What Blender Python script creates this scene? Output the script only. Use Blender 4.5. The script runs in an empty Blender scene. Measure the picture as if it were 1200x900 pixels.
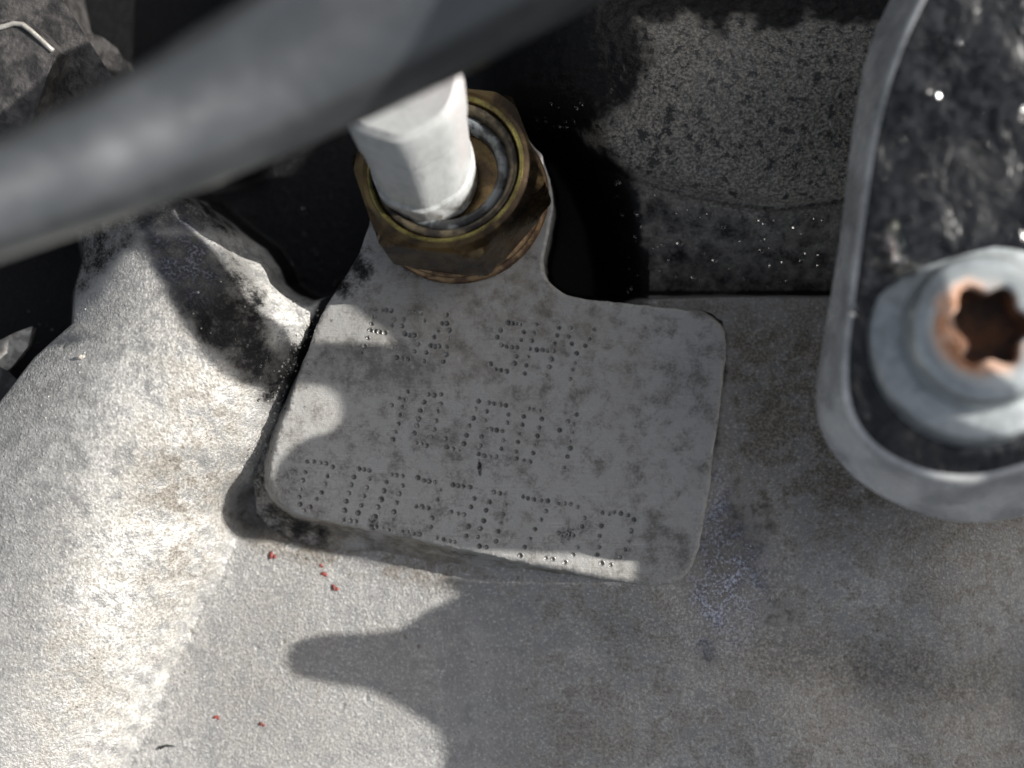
import bpy, bmesh, math, random
import numpy as np
from mathutils import Vector, Matrix

# ------------------------------------------------------------------ camera, sky, sun
scene = bpy.context.scene
COL = scene.collection
R = math.radians
MM = 0.001
D = 170.0                 # camera height above the stamped pad, mm
SUN_AZ, SUN_EL = 18.0, 34.0

cam_d = bpy.data.cameras.new('camera')
cam = bpy.data.objects.new('camera', cam_d)
COL.objects.link(cam)
cam.location = (0, 0, D * MM)
cam.rotation_euler = (0, 0, 0)
cam_d.sensor_width = 36.0
cam_d.lens = 36.0 * D / 120.0
cam_d.clip_start = 0.002
cam_d.clip_end = 50.0
cam_d.dof.use_dof = True
cam_d.dof.focus_distance = (D - 0.5) * MM
cam_d.dof.aperture_fstop = cam_d.lens / 5.8
scene.camera = cam

world = bpy.data.worlds.new('World')
scene.world = world
world.use_nodes = True
wn = world.node_tree
bg = wn.nodes['Background']
sky = wn.nodes.new('ShaderNodeTexSky')
sky.sky_type = 'NISHITA'
sky.sun_disc = False
sky.sun_elevation = R(SUN_EL)
sky.sun_rotation = R(90 - SUN_AZ)
sky.dust_density = 4.0
sky.ozone_density = 0.3
hs_ = wn.nodes.new('ShaderNodeHueSaturation')       # hazy, near-neutral daylight all round
hs_.inputs['Saturation'].default_value = 0.40
wn.links.new(sky.outputs[0], hs_.inputs['Color'])
wn.links.new(hs_.outputs[0], bg.inputs[0])
bg.inputs[1].default_value = 0.074

SUN = Vector((math.cos(R(SUN_AZ)) * math.cos(R(SUN_EL)), math.sin(R(SUN_AZ)) * math.cos(R(SUN_EL)), math.sin(R(SUN_EL))))
sun_d = bpy.data.lights.new('sun', 'SUN')
sun_d.energy = 4.5
sun_d.angle = R(0.5)
sun_d.color = (1.0, 0.965, 0.91)
sun_o = bpy.data.objects.new('sun', sun_d)
COL.objects.link(sun_o)
sun_o.rotation_euler = (-SUN).to_track_quat('-Z', 'Y').to_euler()
sun_o.location = SUN * 2

vs = scene.view_settings
vs.view_transform = 'Standard'
vs.look = 'None'
vs.exposure = 0.8
vs.gamma = 1.0
vs.use_curve_mapping = False

random.seed(5)
RNG = np.random.default_rng(11)

# ------------------------------------------------------------------ helpers
def W(px, py, z=0.0):
    """world mm of the photograph's point (px, py) at height z mm"""
    k = (D - z) / D / 10.0
    return Vector(((px - 600) * k, (450 - py) * k, z))

def tag(o, label=None, cat=None, group=None, kind=None):
    if label: o['label'] = label
    if cat: o['category'] = cat
    if group: o['group'] = group
    if kind: o['kind'] = kind
    return o

def empty(name, loc):
    o = bpy.data.objects.new(name, None)
    o.empty_display_size = 0.005
    COL.objects.link(o)
    o.location = Vector(loc) * MM
    return o

def link(name, me, mat, parent=None, smooth=True):
    o = bpy.data.objects.new(name, me)
    COL.objects.link(o)
    if mat is not None:
        me.materials.append(mat)
    if smooth:
        me.polygons.foreach_set('use_smooth', [True] * len(me.polygons))
    if parent is not None:
        o.parent = parent
        loc = Vector(parent.location)
        p = parent.parent
        while p is not None:
            loc += p.location
            p = p.parent
        o.location = -loc       # meshes are written in world millimetres
    return o

def mesh_from(name, verts_mm, faces):
    me = bpy.data.meshes.new(name)
    me.from_pydata([tuple(c * MM for c in v) for v in verts_mm], [], faces)
    me.update()
    return me

def bm_mesh(name, bm):
    me = bpy.data.meshes.new(name)
    for v in bm.verts:
        v.co *= MM
    bmesh.ops.recalc_face_normals(bm, faces=bm.faces[:])
    bm.to_mesh(me)
    bm.free()
    me.update()
    return me

def autosmooth(me, deg=40):
    me.polygons.foreach_set('use_smooth', [True] * len(me.polygons))
    bm = bmesh.new(); bm.from_mesh(me)
    for e in bm.edges:
        if len(e.link_faces) == 2 and e.calc_face_angle(0) > R(deg):
            e.smooth = False
    bm.to_mesh(me); bm.free()

# gradient noise on arrays
_PERM = RNG.permutation(512)
_ANG = RNG.random(512) * 2 * math.pi
def gnoise(X, Y, s, seed=0):
    x = X * s + seed * 17.31; y = Y * s + seed * 9.17
    xi = np.floor(x).astype(int); yi = np.floor(y).astype(int)
    xf = x - xi; yf = y - yi
    u = xf * xf * xf * (xf * (xf * 6 - 15) + 10); v = yf * yf * yf * (yf * (yf * 6 - 15) + 10)
    def g(ix, iy, dx, dy):
        h = _PERM[(_PERM[(ix + seed * 31) % 512] + iy) % 512]
        a = _ANG[h]
        return np.cos(a) * dx + np.sin(a) * dy
    n00 = g(xi, yi, xf, yf); n10 = g(xi + 1, yi, xf - 1, yf)
    n01 = g(xi, yi + 1, xf, yf - 1); n11 = g(xi + 1, yi + 1, xf - 1, yf - 1)
    return (n00 * (1 - u) + n10 * u) * (1 - v) + (n01 * (1 - u) + n11 * u) * v
def fbm(X, Y, s, o=3, seed=0):
    t = 0; a = 1
    for i in range(o):
        t = t + a * gnoise(X, Y, s, seed + i); a *= .5; s *= 2.03
    return t
def sstep(a, b, x):
    t = np.clip((x - a) / (b - a), 0, 1)
    return t * t * (3 - 2 * t)
def smax(a, b, k):
    h = np.clip(.5 + .5 * (a - b) / k, 0, 1)
    return b * (1 - h) + a * h + k * h * (1 - h)
def smin(a, b, k):
    return -smax(-a, -b, k)

def sdf(poly, X, Y):
    """signed distance to a polygon, negative inside"""
    d2 = np.full(X.shape, 1e9); ins = np.zeros(X.shape, bool)
    n = len(poly)
    for i in range(n):
        ax, ay = poly[i][0], poly[i][1]; bx, by = poly[(i + 1) % n][0], poly[(i + 1) % n][1]
        ex, ey = bx - ax, by - ay
        wx, wy = X - ax, Y - ay
        t = np.clip((wx * ex + wy * ey) / (ex * ex + ey * ey + 1e-12), 0, 1)
        d2 = np.minimum(d2, (wx - ex * t) ** 2 + (wy - ey * t) ** 2)
        c = ((ay > Y) != (by > Y)) & (X < (bx - ax) * (Y - ay) / (by - ay + 1e-12) + ax)
        ins ^= c
    d = np.sqrt(d2)
    return np.where(ins, -d, d)

def chaikin(pts, it=2, closed=True):
    pts = [Vector(p) for p in pts]
    for _ in range(it):
        out = []
        n = len(pts)
        rng = range(n) if closed else range(n - 1)
        if not closed: out.append(pts[0])
        for i in rng:
            a, b = pts[i], pts[(i + 1) % n]
            out += [a * .75 + b * .25, a * .25 + b * .75]
        if not closed: out.append(pts[-1])
        pts = out
    return pts

def tps(ctrl):
    P = np.array([[*W(a, b, c)[:2], c] for a, b, c in ctrl])
    n = len(P)
    def U(r2): return np.where(r2 > 1e-9, r2 * np.log(r2 + 1e-12), 0)
    d2 = ((P[:, None, :2] - P[None, :, :2]) ** 2).sum(-1)
    A = np.zeros((n + 3, n + 3))
    A[:n, :n] = U(d2) + np.eye(n) * 2.0
    A[:n, n] = 1; A[:n, n + 1:] = P[:, :2]
    A[n, :n] = 1; A[n + 1:, :n] = P[:, :2].T
    w = np.linalg.solve(A, np.concatenate([P[:, 2], [0, 0, 0]]))
    def f(X, Y):
        z = w[n] + w[n + 1] * X + w[n + 2] * Y
        for i in range(n):
            z = z + w[i] * U((X - P[i, 0]) ** 2 + (Y - P[i, 1]) ** 2)
        return z
    return f

# ------------------------------------------------------------------ the shape of the casting
NUT_C = W(540, 234, -3.0)
TILT = (-0.16, 0.27)
PAD_PX = [(386, 346), (404, 318), (420, 288), (430, 250), (440, 200), (480, 140), (560, 110), (630, 160), (652, 225), (641, 285), (636, 312),
          (646, 335), (672, 349), (720, 354), (790, 361), (822, 366), (842, 376), (851, 394), (849, 430), (838, 520), (826, 610), (816, 655),
          (803, 678), (778, 687), (740, 685), (650, 668), (550, 646), (400, 614), (352, 604), (326, 588), (315, 566), (317, 540), (330, 495), (352, 430), (372, 372)]
PAD = [W(a, b, 0) for a, b in PAD_PX]
PAD_S = chaikin(PAD, 1)

ground_f = tps([(300, 650, -5.8), (450, 690, -6.0), (590, 720, -5.2), (600, 800, -5.0), (350, 850, -6.4), (550, 880, -6.0), (250, 800, -6.4), (200, 880, -6.6),
                (700, 740, -3.2), (775, 705, -.3), (720, 712, -1.2), (655, 716, -3.0), (830, 640, -2.2), (870, 500, -4.2), (860, 400, -4.6), (930, 450, -4.6), (930, 600, -3.8), (890, 690, -2.6),
                (1000, 680, -1.6), (1100, 700, -1.8), (1000, 778, -5.2), (870, 758, -3.0), (1190, 818, -6.6), (930, 860, -1.8), (1100, 895, -2.0),
                (700, 850, -3.6), (500, 600, -5.5), (300, 560, -5.6), (300, 500, -4.6), (400, 450, -4.2), (600, 500, -4.2), (700, 400, -4.4), (1150, 500, -5.0), (1190, 400, -6.0),
                (800, 930, -3.6), (600, 960, -5.0), (1250, 900, -3.0), (0, 900, -6.0), (1000, 380, -5.2)])
RB_Y = np.array([150, 260, 300, 340, 380, 420, 470, 520, 560, 600, 640, 720, 790, 900, 1000])
RB_X = np.array([230, 262, 296, 330, 362, 350, 334, 312, 284, 268, 262, 226, 186, 140, 100])
RB_Z = np.array([-6, -4, -3.0, -2.8, -2.6, -2.6, -2.6, -3, -3.6, -4.6, -5, -5.4, -5.6, -6, -6])
CR_X = np.array([600, 700, 740, 800, 860, 920, 985, 1060, 1300])
CR_Y = np.array([150, 188, 205, 224, 236, 242, 232, 215, 180])
HOLE = [W(a, b, -4) for a, b in [(150, 215), (225, 236), (266, 268), (296, 290), (311, 312), (318, 334), (338, 349), (360, 357), (384, 350), (420, 345), (460, 300), (470, 250), (480, 190), (500, 100), (380, 60), (150, 120)]]
TRENCH = [W(a, b, -4) for a, b in [(600, 90), (690, 135), (722, 190), (742, 240), (752, 300), (756, 352), (740, 400), (660, 400), (600, 360), (570, 312), (560, 285), (560, 250), (500, 150)]]

def hcast_raw(X, Y):
    px = 600 + X * 10 * D / (D + 4); py = 450 - Y * 10 * D / (D + 4)
    g = ground_f(X, Y)
    # left ridge
    rb = np.interp(py, RB_Y, RB_X); rz = np.interp(py, RB_Y, RB_Z)
    wob = fbm(X, Y, .22, 3, 3) * .55
    u = (rb - px) / 10 * .93 + wob * sstep(14, 2, np.abs((rb - px) / 10))
    ub = np.interp(py, [150, 270, 300, 340, 420, 480, 560, 700], [14, 16, 17.5, 21.5, 27.5, 30.0, 31.5, 33.0])
    crest = .47 * ub; amp = np.interp(py, [150, 300, 400, 600, 900], [5.0, 6.0, 8.0, 9.0, 9.0])
    up = amp * (1 - ((np.clip(u, -6, crest) - crest) / crest) ** 2)
    dn = amp * (1 - .62 * ((np.clip(u, crest, 60) - crest) / (ub - crest)) ** 2) - 2.6 * np.clip(u - ub, 0, 99)
    ridge = rz + np.where(u < crest, up, dn)
    ridge = np.where(u < -5.9, -30, ridge)
    left_floor = np.interp(px, [-200, 60], [-13.0, -14.0])
    ridge = np.maximum(ridge, left_floor)
    rough = fbm(X, Y, .55, 4, 8)
    ridge = ridge + rough * .16 * sstep(15, 3, u)
    z = smax(g, ridge, .5)
    z = np.where(u > crest, np.maximum(ridge, left_floor), z)
    # upper right wall
    cy = np.interp(px, CR_X, CR_Y)
    t = (cy - py) / 10
    bul = -3.6 + 5.5 * (1 - np.exp(-np.clip(t, 0, 99) / 5.0)) - .028 * np.clip(t - 9, 0, 99) ** 2
    low = -4.2 - .42 * np.clip(-t, 0, 99) - 1.2 * np.exp(-np.abs(t) / .6)
    wall = np.where(t > 0, bul - 1.2 * np.exp(-np.abs(t) / .8), low)
    wall = wall + fbm(X, Y, .8, 3, 21) * .3 * sstep(-1, 2, t)
    yb = np.interp(px, [500, 700, 760, 850, 980, 1300], [352, 351, 348, 345, 345, 345])
    m = sstep(-.3, .3, (yb - py) / 10) * sstep(55, 60, px / 10)
    z = z * (1 - m) + wall * m
    # two deep cavities
    hd = sdf(HOLE, X, Y)
    z = np.minimum(z, z + (-17 - z) * sstep(.25, -1.8, hd))
    td = sdf(TRENCH, X, Y)
    z = np.minimum(z, z + (-18 - z) * sstep(.6, -5.5, td))
    tl = sstep(70, 52, px / 10) * sstep(34, 16, py / 10) * sstep(26, 30, px / 10)
    z = z + (np.minimum(z, -17) - z) * tl
    z = z + (np.minimum(z, -24) - z) * sstep(24, 16, py / 10) * sstep(30, 22, px / 10)
    return z

def hpad_raw(X, Y, d=None):
    if d is None: d = sdf(PAD_S, X, Y)
    px = 600 + X * 10; py = 450 - Y * 10
    plane = -3.0 - TILT[0] * (X - NUT_C.x) - TILT[1] * (Y - NUT_C.y)
    top = smin(np.zeros_like(X), plane, .5)
    # bottom and left sides fall in a fillet, right and top sides are steep
    side = sstep(60, 68, py / 10) * 0 + sstep(.0, 1.0, (py - 380) / 160) * sstep(82, 78, px / 10)
    w = .42 + 1.1 * side
    edge = np.where(d > 0, -(5.0 + 1.6 * sstep(560, 620, py) + 9 * sstep(365, 345, py)) * (1 - np.exp(-np.clip(d, 0, 50) / w)), 0)
    rnd = np.where(d > -.5, -.22 * ((np.clip(d, -.5, 0) + .5) / .5) ** 2, 0)
    return top + edge + rnd

def hcast(X, Y):
    z = hcast_raw(X, Y)
    return z

GRIDS = []
def surf(px, py):
    """point of the finished casting under the photograph's point"""
    z = 0.0
    for _ in range(6):
        p = W(px, py, z)
        zz = []
        for G, x0, y0, st, lim in GRIDS:
            i = int(round((p.x - x0) / st)); j = int(round((p.y - y0) / st))
            if 0 <= j < G.shape[0] and 0 <= i < G.shape[1] and not np.isnan(G[j, i]): zz.append(float(G[j, i]))
        z = max(zz) if zz else -5.0
    return W(px, py, z)

# ------------------------------------------------------------------ materials
def nt(name):
    m = bpy.data.materials.new(name)
    m.use_nodes = True
    t = m.node_tree
    b = t.nodes['Principled BSDF']
    tc = t.nodes.new('ShaderNodeTexCoord')
    mp = t.nodes.new('ShaderNodeMapping')
    mp.inputs['Scale'].default_value = (1000, 1000, 1000)   # object metres to millimetres
    t.links.new(tc.outputs['Object'], mp.inputs['Vector'])
    return m, t, b, mp.outputs[0]
def noise(t, vec, s, detail=3, rough=.55, dist=0):
    n = t.nodes.new('ShaderNodeTexNoise')
    n.inputs['Scale'].default_value = s; n.inputs['Detail'].default_value = detail
    n.inputs['Roughness'].default_value = rough; n.inputs['Distortion'].default_value = dist
    t.links.new(vec, n.inputs['Vector'])
    return n.outputs[0]
def voro(t, vec, s, feature='F1', rnd=1):
    n = t.nodes.new('ShaderNodeTexVoronoi')
    n.feature = feature
    n.inputs['Scale'].default_value = s; n.inputs['Randomness'].default_value = rnd
    t.links.new(vec, n.inputs['Vector'])
    return n.outputs[0]
def ramp(t, fac, lo, hi, a=0.0, b=1.0):
    n = t.nodes.new('ShaderNodeMapRange')
    n.interpolation_type = 'SMOOTHSTEP'
    t.links.new(fac, n.inputs[0])
    n.inputs[1].default_value = lo; n.inputs[2].default_value = hi
    n.inputs[3].default_value = a; n.inputs[4].default_value = b
    return n.outputs[0]
def math_(t, op, a, b=None):
    n = t.nodes.new('ShaderNodeMath'); n.operation = op
    for i, v in enumerate((a, b)):
        if v is None: continue
        if isinstance(v, (int, float)): n.inputs[i].default_value = v
        else: t.links.new(v, n.inputs[i])
    return n.outputs[0]
def mix(t, fac, a, b):
    n = t.nodes.new('ShaderNodeMix'); n.data_type = 'RGBA'
    if isinstance(fac, (int, float)): n.inputs[0].default_value = fac
    else: t.links.new(fac, n.inputs[0])
    for i, v in ((6, a), (7, b)):
        if isinstance(v, tuple): n.inputs[i].default_value = (*v, 1)
        else: t.links.new(v, n.inputs[i])
    return n.outputs[2]
def mixf(t, fac, a, b):
    n = t.nodes.new('ShaderNodeMix'); n.data_type = 'FLOAT'
    if isinstance(fac, (int, float)): n.inputs[0].default_value = fac
    else: t.links.new(fac, n.inputs[0])
    for i, v in ((2, a), (3, b)):
        if isinstance(v, (int, float)): n.inputs[i].default_value = v
        else: t.links.new(v, n.inputs[i])
    return n.outputs[0]
def bump(t, h, dist_mm, strength=1.0, prev=None):
    n = t.nodes.new('ShaderNodeBump')
    n.inputs['Strength'].default_value = strength; n.inputs['Distance'].default_value = dist_mm * MM
    t.links.new(h, n.inputs['Height'])
    if prev is not None: t.links.new(prev, n.inputs['Normal'])
    return n.outputs[0]
def attr(t, name):
    n = t.nodes.new('ShaderNodeAttribute'); n.attribute_name = name
    s = t.nodes.new('ShaderNodeSeparateColor'); t.links.new(n.outputs['Color'], s.inputs[0])
    return s.outputs[0], s.outputs[1], s.outputs[2]

def oily(t, b, mask, noise_, base):  # blackens the mask's oil and painted shade alike
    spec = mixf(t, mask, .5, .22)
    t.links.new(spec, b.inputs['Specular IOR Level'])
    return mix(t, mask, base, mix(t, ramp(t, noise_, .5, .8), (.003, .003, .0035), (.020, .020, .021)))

def mat_cast():
    m, t, b, v = nt('cast_aluminium')
    oil_shade, stain, grime_shade = attr(t, 'dirt')
    oxide = t.nodes.new('ShaderNodeAttribute'); oxide.attribute_name = 'oxide'; oxide = oxide.outputs['Fac']
    n_big = noise(t, v, .10, 5, .6); n_mid = noise(t, v, .42, 6, .68, .2); n_fine = noise(t, v, 2.8, 4, .62); n_grain = noise(t, v, 6.5, 2, .5)
    vs_ = voro(t, v, .9); vf = voro(t, v, 3.4)
    base = mix(t, ramp(t, n_mid, .35, .68), (.27, .268, .262), (.385, .38, .37))
    base = mix(t, ramp(t, n_fine, .52, .72), base, (.55, .545, .53))
    base = mix(t, ramp(t, n_fine, .28, .42, .55, 0), base, (.16, .155, .15))
    # white furry oxide bloom on the ridge
    ox = math_(t, 'MULTIPLY', oxide, ramp(t, n_mid, .38, .56))
    base = mix(t, ox, base, mix(t, ramp(t, n_fine, .35, .65), (.44, .43, .405), (.82, .81, .78)))
    # dull brown-grey film
    s_f = math_(t, 'MULTIPLY', stain, ramp(t, math_(t, 'ADD', math_(t, 'MULTIPLY', n_mid, .75), math_(t, 'MULTIPLY', n_big, .25)), .43, .57, .08, 1))
    base = mix(t, s_f, base, mix(t, ramp(t, n_fine, .35, .65), (.12, .106, .088), (.25, .228, .195)))
    # speckled dark grime, with some painted shade in the same mask
    gr = mix(t, ramp(t, n_fine, .38, .66), (.085, .079, .068), (.34, .318, .276))
    gr = mix(t, ramp(t, n_fine, .62, .74, 0, .7), gr, (.40, .375, .33))
    n_spk = noise(t, v, .8, 6, .75)
    gr = mix(t, ramp(t, n_spk, .41, .47, 1, 0), gr, (.009, .009, .008))
    base = mix(t, math_(t, 'MULTIPLY', grime_shade, ramp(t, n_big, .3, .5, .85, 1)), base, gr)
    bl_ = t.nodes.new('ShaderNodeAttribute'); bl_.attribute_name = 'bloom'
    b_f = math_(t, 'MULTIPLY', bl_.outputs['Fac'], ramp(t, math_(t, 'ADD', math_(t, 'MULTIPLY', n_mid, .6), math_(t, 'MULTIPLY', n_fine, .4)), .42, .6))
    # wet black oil and the shade painted along with it, broken edge
    o_s = math_(t, 'ADD', oil_shade, math_(t, 'MULTIPLY', math_(t, 'SUBTRACT', n_mid, .5), .9))
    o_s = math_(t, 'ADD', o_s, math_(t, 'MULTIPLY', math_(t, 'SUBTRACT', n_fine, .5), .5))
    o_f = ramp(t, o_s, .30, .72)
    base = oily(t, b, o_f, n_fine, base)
    base = mix(t, b_f, base, mix(t, ramp(t, n_fine, .4, .65), (.20, .21, .27), (.52, .55, .64)))
    # pin holes and crumbs of dirt in the casting skin
    pit = math_(t, 'MULTIPLY', ramp(t, vs_, .06, .17, .8, 0), ramp(t, n_mid, .52, .6))
    base = mix(t, pit, base, (.05, .045, .04))
    t.links.new(base, b.inputs['Base Color'])
    dull = math_(t, 'MAXIMUM', math_(t, 'MAXIMUM', o_f, grime_shade), math_(t, 'MULTIPLY', ox, .8))
    t.links.new(mixf(t, dull, .32, .0), b.inputs['Metallic'])
    t.links.new(mixf(t, o_f, ramp(t, n_fine, .3, .7, .36, .62), .45), b.inputs['Roughness'])
    h = math_(t, 'ADD', math_(t, 'MULTIPLY', n_fine, .8), math_(t, 'MULTIPLY', n_grain, .4))
    h = math_(t, 'ADD', h, math_(t, 'MULTIPLY', vf, -.4))
    nb = bump(t, h, .125, .95)
    nb = bump(t, n_mid, .2, .25, nb)
    t.links.new(nb, b.inputs['Normal'])
    return m

def mat_pad():
    m, t, b, v = nt('machined_aluminium')
    oil_shade, stain, grime_shade = attr(t, 'dirt')
    n_big = noise(t, v, .11, 5, .62, .2); n_mid = noise(t, v, .38, 7, .68, .15); n_fine = noise(t, v, 2.8, 4, .62); n_grain = noise(t, v, 8, 2)
    base = mix(t, ramp(t, n_mid, .34, .68), (.34, .338, .328), (.48, .472, .455))
    base = mix(t, ramp(t, n_fine, .5, .75, 0, .55), base, (.50, .495, .485))
    mp2 = t.nodes.new('ShaderNodeMapping'); mp2.inputs['Rotation'].default_value = (0, 0, R(24)); mp2.inputs['Scale'].default_value = (.10, 3.2, 1)
    t.links.new(v, mp2.inputs['Vector'])
    scr = noise(t, mp2.outputs[0], 1.0, 4, .7)
    base = mix(t, ramp(t, scr, .58, .72, 0, .35), base, (.56, .55, .54))
    base = mix(t, ramp(t, scr, .30, .40, .30, 0), base, (.17, .165, .155))
    s_f = math_(t, 'MULTIPLY', stain, ramp(t, math_(t, 'ADD', math_(t, 'MULTIPLY', n_mid, .5), math_(t, 'MULTIPLY', n_big, .5)), .40, .62, .1, 1))
    base = mix(t, s_f, base, mix(t, ramp(t, n_fine, .35, .65), (.21, .18, .14), (.33, .295, .24)))
    gs = math_(t, 'ADD', grime_shade, math_(t, 'MULTIPLY', math_(t, 'SUBTRACT', n_mid, .5), 2.6))
    gs = math_(t, 'ADD', gs, math_(t, 'MULTIPLY', math_(t, 'SUBTRACT', n_fine, .5), .9))
    g_f = ramp(t, gs, .02, .92)
    base = mix(t, math_(t, 'MULTIPLY', g_f, .85), base, (.080, .076, .070))
    o_s = math_(t, 'ADD', oil_shade, math_(t, 'MULTIPLY', math_(t, 'SUBTRACT', n_mid, .5), .8))
    o_s = math_(t, 'ADD', o_s, math_(t, 'MULTIPLY', math_(t, 'SUBTRACT', n_fine, .5), .5))
    o_f = ramp(t, o_s, .32, .72)
    base = oily(t, b, o_f, n_fine, base)
    t.links.new(base, b.inputs['Base Color'])
    t.links.new(mixf(t, math_(t, 'MAXIMUM', o_f, g_f), .22, .05), b.inputs['Metallic'])
    t.links.new(ramp(t, n_mid, .3, .7, .36, .58), b.inputs['Roughness'])
    h = math_(t, 'ADD', math_(t, 'MULTIPLY', n_fine, .7), math_(t, 'MULTIPLY', n_grain, .35))
    nb = bump(t, h, .09, .8)
    nb = bump(t, scr, .10, .5, nb)
    t.links.new(nb, b.inputs['Normal'])
    return m

def mat_simple(name, col, col2, metal, rough, scale=1.0, bmp=.05, rough2=None, detail=4, coat=0.0, lo=.4, hi=.62):
    m, t, b, v = nt(name)
    n = noise(t, v, scale, detail, .6, .3); nf = noise(t, v, scale * 4, 3)
    t.links.new(mix(t, ramp(t, n, lo, hi), col, col2), b.inputs['Base Color'])
    b.inputs['Metallic'].default_value = metal
    t.links.new(ramp(t, nf, .3, .7, rough, rough2 if rough2 is not None else rough + .12), b.inputs['Roughness'])
    b.inputs['Coat Weight'].default_value = coat
    t.links.new(bump(t, nf, bmp, .7), b.inputs['Normal'])
    return m

M_CAST = mat_cast()
M_PAD = mat_pad()
M_DOT = mat_simple('peened_aluminium', (.17, .168, .16), (.34, .335, .32), .45, .32, .8, .03)
M_PIPE = mat_simple('black_pipe_coating', (.11, .118, .126), (.15, .158, .166), .7, .28, .10, .008, .38, coat=.2)
M_ZINC = mat_simple('yellow_zinc_plating', (.155, .108, .052), (.050, .036, .024), .9, .18, .16, .05, .32)
M_BRONZE = mat_simple('tarnished_sealing_washer', (.30, .20, .11), (.10, .06, .04), .8, .35, .7, .05)
M_SEAT = mat_simple('grey_plastic_insert', (.16, .175, .185), (.025, .026, .028), .0, .4, .4, .06, lo=.42, hi=.58)
M_COLLAR = mat_simple('grimy_crimp_collar', (.14, .115, .075), (.035, .03, .026), .6, .35, .5, .08)
M_STEEL = mat_simple('zinc_steel', (.50, .54, .55), (.36, .39, .40), .6, .28, .5, .05)
M_RUST = mat_simple('rusty_recess', (.16, .075, .04), (.045, .03, .022), .1, .7, .35, .2)
M_EDGE = mat_simple('pale_bracket_edge', (.76, .765, .76), (.46, .465, .47), .3, .22, .14, .03)  # paler tone on the bracket's side wall
def mat_wet_black():
    m, t, b, v = nt('wet_black_bracket_paint')
    n1 = noise(t, v, .22, 3, .5, .4); n2 = noise(t, v, .9, 4, .6); n3 = noise(t, v, .12, 3)
    t.links.new(mix(t, ramp(t, n2, .4, .7), (.007, .008, .010), (.022, .024, .027)), b.inputs['Base Color'])
    t.links.new(ramp(t, n3, .4, .6, .12, .34), b.inputs['Roughness'])
    nb = bump(t, n1, 1.5, .85)
    nb = bump(t, n2, .07, .5, nb)
    t.links.new(nb, b.inputs['Normal'])
    return m
M_BLACK = mat_wet_black()
M_BLOCKER = mat_simple('black_blocker_sheet', (.02, .02, .021), (.03, .03, .03), .0, .45, .3, .05)  # for the added sheet that casts the shadows
M_DARKCAST = mat_simple('oily_dark_casting', (.028, .027, .027), (.085, .080, .078), .25, .38, .35, .3)
M_CHAMF = mat_simple('bare_chamfer', (.55, .53, .48), (.40, .38, .34), .6, .38, .5, .1)
M_RED = mat_simple('red_paint', (.24, .04, .03), (.12, .03, .025), .0, .5, 2.0, .08)
M_GRIT = mat_simple('pale_grit', (.55, .53, .49), (.28, .26, .23), .1, .5, 1.0, .1)
M_FIBRE = mat_simple('black_fibre', (.012, .012, .012), (.02, .02, .02), 0, .6, 1.0, .02)

def mat_white():
    m, t, b, v = nt('white_nylon')
    n = noise(t, v, .5, 5, .6, .4); nf = noise(t, v, 2.2, 4, .65)
    geo = t.nodes.new('ShaderNodeAttribute'); geo.attribute_name = 'worn'
    worn = math_(t, 'MULTIPLY', geo.outputs['Fac'], ramp(t, nf, .40, .58))
    base = mix(t, ramp(t, n, .4, .75), (.43, .44, .437), (.34, .35, .347))
    base = mix(t, worn, base, (.40, .37, .375))
    low = t.nodes.new('ShaderNodeAttribute'); low.attribute_name = 'soiled'
    dirt = math_(t, 'MULTIPLY', low.outputs['Fac'], ramp(t, n, .36, .6))
    base = mix(t, dirt, base, (.10, .09, .07))
    t.links.new(base, b.inputs['Base Color'])
    b.inputs['Roughness'].default_value = .42
    b.inputs['Subsurface Weight'].default_value = .15
    b.inputs['Subsurface Radius'].default_value = (.0012, .001, .0008)
    t.links.new(bump(t, nf, .12, .6), b.inputs['Normal'])
    return m
M_WHITE = mat_white()

def mat_water():
    m, t, b, v = nt('water')
    b.inputs['Base Color'].default_value = (1, 1, 1, 1)
    b.inputs['Roughness'].default_value = .03
    b.inputs['IOR'].default_value = 1.33
    b.inputs['Transmission Weight'].default_value = 1.0
    return m
M_WATER = mat_water()

# ------------------------------------------------------------------ engine block
block = tag(empty('engine_block', (0, 0, -24)), 'weathered cast aluminium engine block with a raised pad stamped in dots', 'engine block')

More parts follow.
